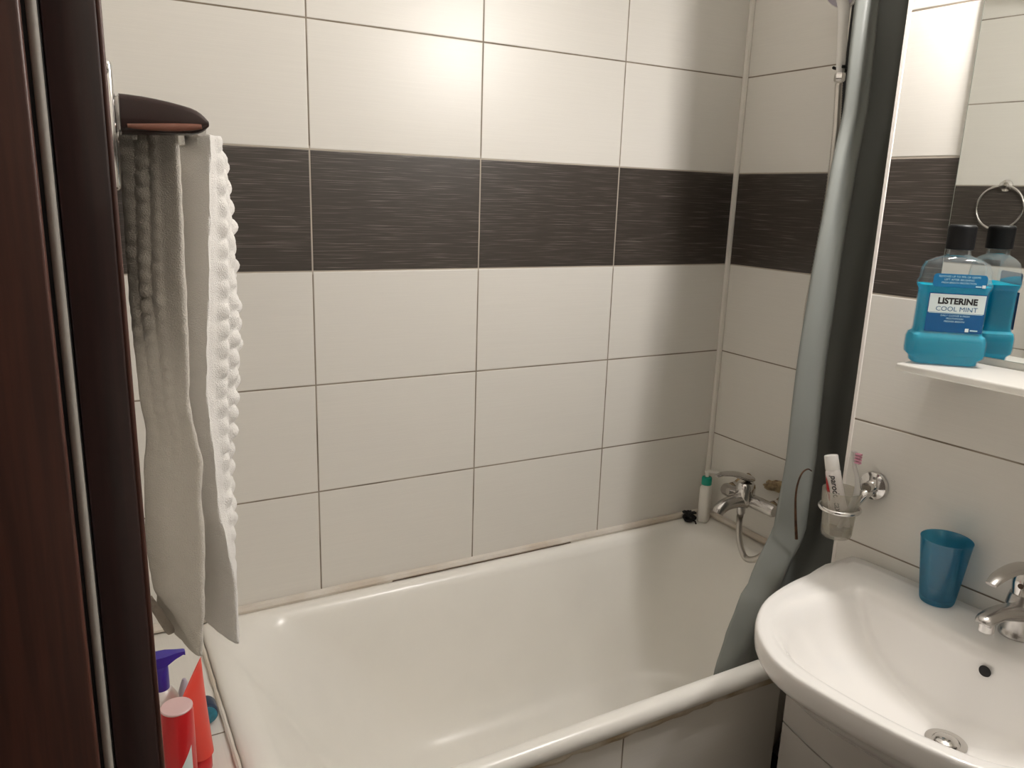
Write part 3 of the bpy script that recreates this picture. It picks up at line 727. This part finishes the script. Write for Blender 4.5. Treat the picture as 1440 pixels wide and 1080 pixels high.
# ================================================================== TUB CORNER ITEMS
so = thing('pump_bottle', 'slim white pump bottle with green collar on the tub corner', 'bottle', (-.052, -.050, RIM))
pc = V((-.052, -.052, RIM+.0005))
def around(c, ang): 
    ca, sa = cos(ang), sin(ang)
    return lambda p: V((c.x+p.x*ca-p.y*sa, c.y+p.x*sa+p.y*ca, c.z+p.z))
fn = around(pc, .55)
b = B(); loft(b, [rrect(-a, a, -d, d, .008, z, 5, fn) for a, d, z in ((.0165, .014, 0), (.018, .0155, .003), (.018, .0155, .100), (.017, .0145, .108), (.013, .0125, .114), (.0115, .0115, .116))]); obj('bottle_body', b, 'pump_white', so, angle=50)
b = B(); lathe(b, [(.0145, .1155), (.0150, .1165), (.0150, .136), (.0135, .139), (.007, .140), (0, .140)], pc, 28); obj('collar', b, 'green', so)
b = B(); lathe(b, [(.0055, .139), (.0055, .150), (.0075, .152), (.0075, .158), (0, .159)], pc, 18)
obj('stem', b, 'pump_white', so)
b = B(); tube(b, [pc+V((0, 0, .1555)), pc+V((.018, -.018, .1555)), pc+V((.030, -.030, .150))], [.0055, .0045, .0035], 12); obj('nozzle', b, 'pump_white', so)
tg = thing('tangled_hair_tie', 'small black tangled bundle on the tub rim beside the slim pump bottle', 'hair tie', (-.090, -.030, RIM))
b = B(); P = []
for i in range(170):
    a = i*.41; r = .0125*(1+.25*sin(i*.77))
    P.append(V((-.090+r*cos(a)*(1+.15*sin(i*.23)), -.033+.012*sin(a*1.07+.6)*(1+.2*cos(i*.31)), RIM+.0155+.0115*sin(a*.57+i*.05))))
tube(b, P, .0032, 7)
tube(b, [(-.083, -.042, RIM+.0035), (-.082, -.052, RIM+.0025), (-.087, -.060, RIM-.0005)], .0022, 7)
obj('strands', b, 'black_matte', tg)

# ================================================================== LEDGE BOTTLES
LZt = .5965
pb = thing('pump_bottle', 'white pump bottle with purple pump top on the ledge left of the tub', 'bottle', (-1.572, -.43, LZt))
c0 = V((-1.572, -.43, LZt))
b = B(); lathe(b, [(.0235, 0), (.026, .003), (.026, .108), (.025, .122), (.017, .137), (.013, .141), (0, .141)], c0, 32); bd = obj('bottle_body', b, 'pump_white', pb)
b = B(); lathe(b, [(.0263, .030), (.0264, .031), (.0264, .106), (.0263, .107)], c0, 32, caps=(False, False)); obj('label_band', b, 'pink_label', bd)
b = B(); lathe(b, [(.0125, .139), (.0130, .141), (.0130, .176), (.012, .180), (.010, .184), (0, .184)], c0, 28); obj('pump_collar', b, 'purple', pb)
b = B(); loft(b, [[c0+V((x, y, z)) for x, y, z in ((xx, -w_, z0), (xx, w_, z0), (xx, w_, z1), (xx, -w_, z1))] for xx, w_, z0, z1 in ((-.014, .010, .184, .198), (-.008, .013, .183, .201), (.010, .012, .184, .201), (.024, .007, .190, .2005), (.036, .005, .194, .1995), (.039, .0045, .192, .1985))]); obj('pump_head', b, 'purple', pb, angle=30)
rb = thing('shampoo_bottle', 'red bottle with flat pale pink cap nearest the door on the ledge', 'bottle', (-1.561, -.560, LZt))
c1 = V((-1.561, -.560, LZt))
b = B(); lathe(b, [(.021, 0), (.0225, .002), (.0228, .150), (.0226, .178), (.0215, .1845), (0, .1848)], c1, 40); bd = obj('bottle_body', b, 'red', rb)
b = B(); lathe(b, [(.0218, .1850), (.0224, .1860), (.0224, .1875), (.0214, .1885), (0, .1885)], c1, 40); cp = obj('cap_top', b, 'pink', rb); cp['label'] = 'flat pale pink cap top'
b = B(); vsr = []
for i in range(13):
    t = i/12; a = -.62+.75*t-1.0; h1 = .098+.032*t
    vsr.append([b.verts.new(c1+V((.0231*cos(a), .0231*sin(a), h))) for h in (.04, h1)])
for (p, q), (r_, s_) in zip(vsr, vsr[1:]): b.faces.new((p, r_, s_, q))
obj('label_patch', b, 'lab_white', bd)
rt = thing('shower_gel_tube', 'tall red tube standing crimp up on the ledge behind the red bottle', 'tube', (-1.527, -.468, LZt))
c2 = V((-1.527, -.468, LZt)); e1, e2 = V((-1.5475, -.500, .756)), V((-1.5105, -.442, .784))
mid = (e1+e2)/2; ed = (e2-e1)
edh = V((ed.x, ed.y, 0)).normalized(); pn = V((-edh.y, edh.x, 0))
b = B(); rg = []
for t in [0, .04, .1, .2, .35, .5, .65, .8, .92, .97, 1.0]:
    ctr = (c2+V((0, 0, .030))).lerp(mid, t); half_e = (edh*.0235).lerp(ed*.5, t); th_ = .0225*(1-t)**.7*(1 if t < .97 else 0)+.0011
    rg.append([ctr+half_e*cos(2*pi*k/36)+pn*th_*sin(2*pi*k/36) for k in range(36)])
loft(b, rg); tb2 = obj('tube_body', b, 'red_tube', rt, angle=50)
b = B(); lathe(b, [(.019, 0), (.0205, .002), (.0205, .027), (.019, .0295), (0, .0296)], c2, 32); obj('cap', b, 'red', rt)
cn = thing('cone_bottle', 'small lilac bottle with cone-shaped top behind the red tube on the ledge', 'bottle', (-1.532, -.365, LZt))
b = B(); lathe(b, [(.013, 0), (.0145, .002), (.0145, .060), (.0150, .062), (.0150, .066), (.006, .098), (.003, .106), (0, .107)], (-1.532, -.365, LZt), 28); obj('bottle_body', b, 'lilac', cn)
bl = thing('small_jar', 'small round teal-blue jar lying on its side on the ledge', 'jar', (-1.500, -.33, LZt))
fy = (V((1, 0, 0)), V((0, 0, 1)), V((0, 1, 0)))
b = B(); lathe(b, [(0, -.044), (.0175, -.044), (.0195, -.041), (.0198, -.036), (.0198, -.014), (.0185, -.010), (0, -.010)], (-1.4985, -.318, LZt+.0200), 32, frame=fy); obj('jar_body', b, 'navy', bl)
b = B(); lathe(b, [(0, -.0470), (.0145, -.0468), (.0168, -.0452), (.0168, -.0435)], (-1.4985, -.318, LZt+.0200), 28, frame=fy); obj('base_disc', b, 'teal', bl)

# ================================================================== TOWEL RACK + TOWELS (left wall)
rk = thing('towel_rack', 'chrome towel rack with glossy brown end arm on the left wall', 'towel rack', (LEFT, -.79, 1.58))
b = B(); box(b, (LEFT+.0005, -.830, 1.522), (LEFT+.021, -.782, 1.640), .006, 3); obj('wall_plate', b, 'chrome', rk)
b = B(); lathe(b, [(.006, 0), (.006, .004), (.0035, .007), (0, .0075)], (LEFT+.012, -.8305, 1.630), 16, frame=(V((1, 0, 0)), V((0, 0, 1)), V((0, -1, 0)))); obj('screw', b, 'chrome', rk)
# arm: deep at the wall, tapering to a rounded tip
b = B(); rg = []
for t in [0, .03, .1, .25, .4, .55, .7, .8, .87, .92, .96, .985, 1.0]:
    x = -1.588+.078*t
    top = 1.6115-.0115*t**2.0; bot = 1.5745+.0055*t
    mz = (top+bot)/2-.001*t; k = math.sqrt(max(0, 1-((t-.8)/.2)**2)) if t > .8 else 1.0
    k = max(k, .25); top = mz+(top-mz)*k; bot = mz+(bot-mz)*k
    hh = (top-bot)/2
    rg.append([V((x, -.805+p.x, mz+p.y)) for p in rrect(-.014, .014, -hh, hh, min(.006, hh*.9), 0, 5)])
loft(b, rg); am = obj('end_arm', b, 'brown_gloss', rk, angle=50)
b = B(); P = [V((-1.583+.066*t, -.8195, 1.5825+.0035*t-.001*sin(pi*t))) for t in [k/20 for k in range(21)]]
tube(b, P, [.0010+.0034*sin(pi*min(1, .10+.84*k/20))**.6*(.55+.45*k/20) for k in range(21)], 10, flat=(1, .5)); lp = obj('lip', b, 'copper', am); lp['label'] = 'coppery brown lower lip'
b = B(); box(b, (-1.5935, -.817, 1.578), (-1.586, -.793, 1.609), .002, 2); obj('neck', b, 'chrome_dull', rk)
b = B(); box(b, (LEFT+.0005, -.60, 1.555), (LEFT+.02, -.57, 1.61), .005, 3); obj('wall_plate', b, 'chrome', rk)
b = B(); tube(b, [(LEFT+.015, -.585, 1.583), (-1.51, -.585, 1.583)], .006, 12); obj('far_arm', b, 'chrome', rk)
for xx in (-1.565, -1.515):
    b = B(); tube(b, [(xx, -.800, 1.583), (xx, -.582, 1.583)], .005, 14); obj('rail', b, 'chrome', rk)

def towel(bmx, rowfn, zs_, NUu, bump, fade, cell=.0235, amp=.0042):
    """rowfn(z) -> list of control points (x, y) of the horizontal section; adds waffle pillows"""
    grid = []
    for z in zs_:
        pts = catmull([V((x, y, 0)) for x, y in rowfn(z)], 16)
        # even arc length resample
        d = [0]
        for a, c in zip(pts, pts[1:]): d.append(d[-1]+(c-a).length)
        row = []; j = 0
        for i in range(NUu+1):
            s = d[-1]*i/NUu
            while j < len(d)-2 and d[j+1] < s: j += 1
            t = (s-d[j])/max(1e-9, d[j+1]-d[j]); p = pts[j].lerp(pts[j+1], t)
            tg_ = (pts[j+1]-pts[j]).normalized(); nn = V((tg_.y, -tg_.x, 0))
            k = fade(z, i/NUu)
            k *= .55+.9*max(0, noise.noise(V((int(s/cell)*1.7, z/cell*.9, 4.2)))+.35)
            h = amp*k*(abs(sin(pi*s/cell))**.7*abs(sin(pi*(z+.4*cell*(int(s/cell) % 2))/cell))**.7)
            h += .0012*noise.noise(V((s*60, z*60, 3.1)))
            q = p+nn*h
            row.append(bmx.verts.new((q.x, q.y, z+.0)))
        grid.append(row)
    for a, c in zip(grid, grid[1:]):
        for i in range(NUu): bmx.faces.new((a[i], a[i+1], c[i+1], c[i]))
    return grid

AL = [(1.59, -1.585), (1.50, -1.587), (1.41, -1.588), (1.30, -1.586), (1.261, -1.582), (1.216, -1.588), (1.13, -1.592), (1.06, -1.588), (.99, -1.566)]
AR = [(1.59, -1.537), (1.51, -1.538), (1.443, -1.539), (1.352, -1.541), (1.296, -1.5435), (1.255, -1.538), (1.23, -1.534), (1.188, -1.538), (1.127, -1.537), (1.065, -1.541), (.99, -1.547)]
def fold(name, x, y0, y1, m, parent):
    """the cloth bent over its rail"""
    bm_ = B(); sec = []
    for k in range(13):
        a = pi*k/12; sec.append((cos(a), sin(a)))
    pts = [(x+.0105, 1.5725)]+[(x+.0105*c, 1.583+.0105*s_) for c, s_ in sec]+[(x-.0105, 1.5725), (x-.0065, 1.5725)]+[(x+.0065*c, 1.583+.0065*s_) for c, s_ in reversed(sec)]+[(x+.0065, 1.5725)]
    loft(bm_, [[V((px, y, pz)) for px, pz in pts] for y in (y0, y1)]); obj(name, bm_, m, parent, angle=50)
ta = thing('hand_towel', 'pale waffle-weave hand towel hanging nearest the door on the left wall rack', 'towel', (-1.56, -.76, 1.585), 'towels on the left wall rack')
def rowA(z):
    l, r = interp(AL, z), interp(AR, z); wv = .004*sin(z*21)
    return [(l, -.742), (l+(r-l)*.35, -.760+wv), (l+(r-l)*.75, -.776+wv*.5), (r, -.784), (r+.002, -.775), (r-.005, -.752), (r-.018, -.70), (r-.032, -.65)]
b = B()
g = towel(b, rowA, [1.584-(1.584-.985)*i/150 for i in range(151)], 110, 1, lambda z, u: (1.0 if u < .20 else max(0, 1-(u-.20)/.03))*(1.0 if z > 1.30 else max(.10, 1-(1.30-z)/.10)), cell=.0165, amp=.0048)
for i, row in enumerate(g[-26:]):                      # rounded lower corner
    for j, v in enumerate(row):
        t = j/110
        v.co.z += (i/25)*(.035*max(0, (.36-t)/.36)**1.3)
to = obj('towel_cloth', b, 'towel_grey', ta, angle=80)
sm = to.modifiers.new('thick', 'SOLIDIFY'); sm.thickness = .0045; sm.offset = -.5
fold('top_fold', -1.565, -.772, -.650, 'towel_grey', ta)
b = B(); tube(b, [(-1.595, -.748, 1.062), (-1.590, -.750, 1.050), (-1.582, -.752, 1.032), (-1.576, -.752, 1.018), (-1.574, -.752, 1.012)], [.004, .0048, .0055, .0058, .004], 10, smooth=5, flat=(1, .5)); lo = obj('hanging_loop', b, 'strap', ta); lo['label'] = 'grey-brown hanging loop'
BMt = [(1.60, -1.4985), (1.584, -1.4992), (1.5, -1.5038), (1.422, -1.5089), (1.34, -1.515), (1.29, -1.5179), (1.237, -1.5153), (1.202, -1.5132), (1.147, -1.5121), (1.099, -1.5047), (1.05, -1.4988), (0.96, -1.4997)]
BR = [(1.60, -1.489), (1.586, -1.4847), (1.555, -1.4786), (1.524, -1.4756), (1.458, -1.4725), (1.373, -1.4725), (1.33, -1.4747), (1.285, -1.4793), (1.204, -1.4884), (1.166, -1.4886), (1.127, -1.4888), (1.079, -1.4921), (0.95, -1.4938)]
tb_ = thing('hand_towel', 'white waffle-weave hand towel with bumpy lit edge on the outer rail of the rack', 'towel', (-1.49, -.64, 1.585), 'towels on the left wall rack')
def rowB(z):
    m_, r = interp(BMt, z), interp(BR, z)
    return [(m_-.052, -.60), (m_-.040, -.650), (m_-.018, -.704), (m_, -.733), (m_+.0035, -.730), ((m_+r)/2+.004, -.709), (r, -.687), (r+.003, -.650), (r-.004, -.61)]
b = B()
g = towel(b, rowB, [1.584-(1.584-.965)*i/165 for i in range(166)], 120, 1, lambda z, u: (0.05 if u < .57 else min(1, (u-.57)/.05)) * (1.0 if z > 1.10 else max(.1, 1-(1.10-z)/.05)), cell=.0235, amp=.0068)
for i, row in enumerate(g[-34:]):
    for j, v in enumerate(row):
        t = j/120
        v.co.z += (i/33)*(.035*max(0, (.58-t)/.58))
to = obj('towel_cloth', b, 'towel_white', tb_, angle=80)
sm = to.modifiers.new('thick', 'SOLIDIFY'); sm.thickness = .004; sm.offset = -.5
fold('top_fold', -1.515, -.725, -.600, 'towel_white', tb_)
# ring seen in the mirror
trg = thing('towel_ring', 'empty chrome towel ring seen in the mirror on the opposite tiled wall', 'towel ring', (LEFT, -.418, 1.60))
ty = -.418
b = B(); lathe(b, [(.018, 0), (.018, .006), (.011, .012), (.009, .030), (.011, .034), (0, .035)], (LEFT+.0003, ty, 1.610), 24, frame=(V((0, 1, 0)), V((0, 0, 1)), V((1, 0, 0)))); obj('mount', b, 'chrome', trg)
b = B(); tube(b, [(LEFT+.028, ty+.067*cos(a), 1.543+.067*sin(a)) for a in [2*pi*k/48 for k in range(49)]], .0036, 10, caps=False); obj('ring', b, 'chrome', trg)

# ================================================================== LIGHT + CAMERA
w = bpy.data.worlds.new('World'); SC.world = w; w.use_nodes = True
bg = w.node_tree.nodes.get('Background') or w.node_tree.nodes.new('ShaderNodeBackground')
bg.inputs[0].default_value = (1.0, .82, .66, 1); bg.inputs[1].default_value = 0.10

cam = bpy.data.cameras.new('Camera'); co = bpy.data.objects.new('Camera', cam); COL.objects.link(co)
cam.sensor_fit = 'HORIZONTAL'; cam.sensor_width = 36.0; cam.lens = 1101.45*36.0/1440.0; cam.clip_start = .02
Rm = Matrix(((0.8737626628802228, 0.08630277822987834, -0.47863413942829736), (-0.4853006747859746, 0.21940345024842267, -0.8463718928883246), (0.031969735825309625, 0.9718096297572342, 0.23358933944503452)))
mw = Rm.to_4x4(); mw.translation = (-1.64032469345912, -1.6711784878369134, 1.530087443326364)
co.matrix_world = mw
SC.camera = co
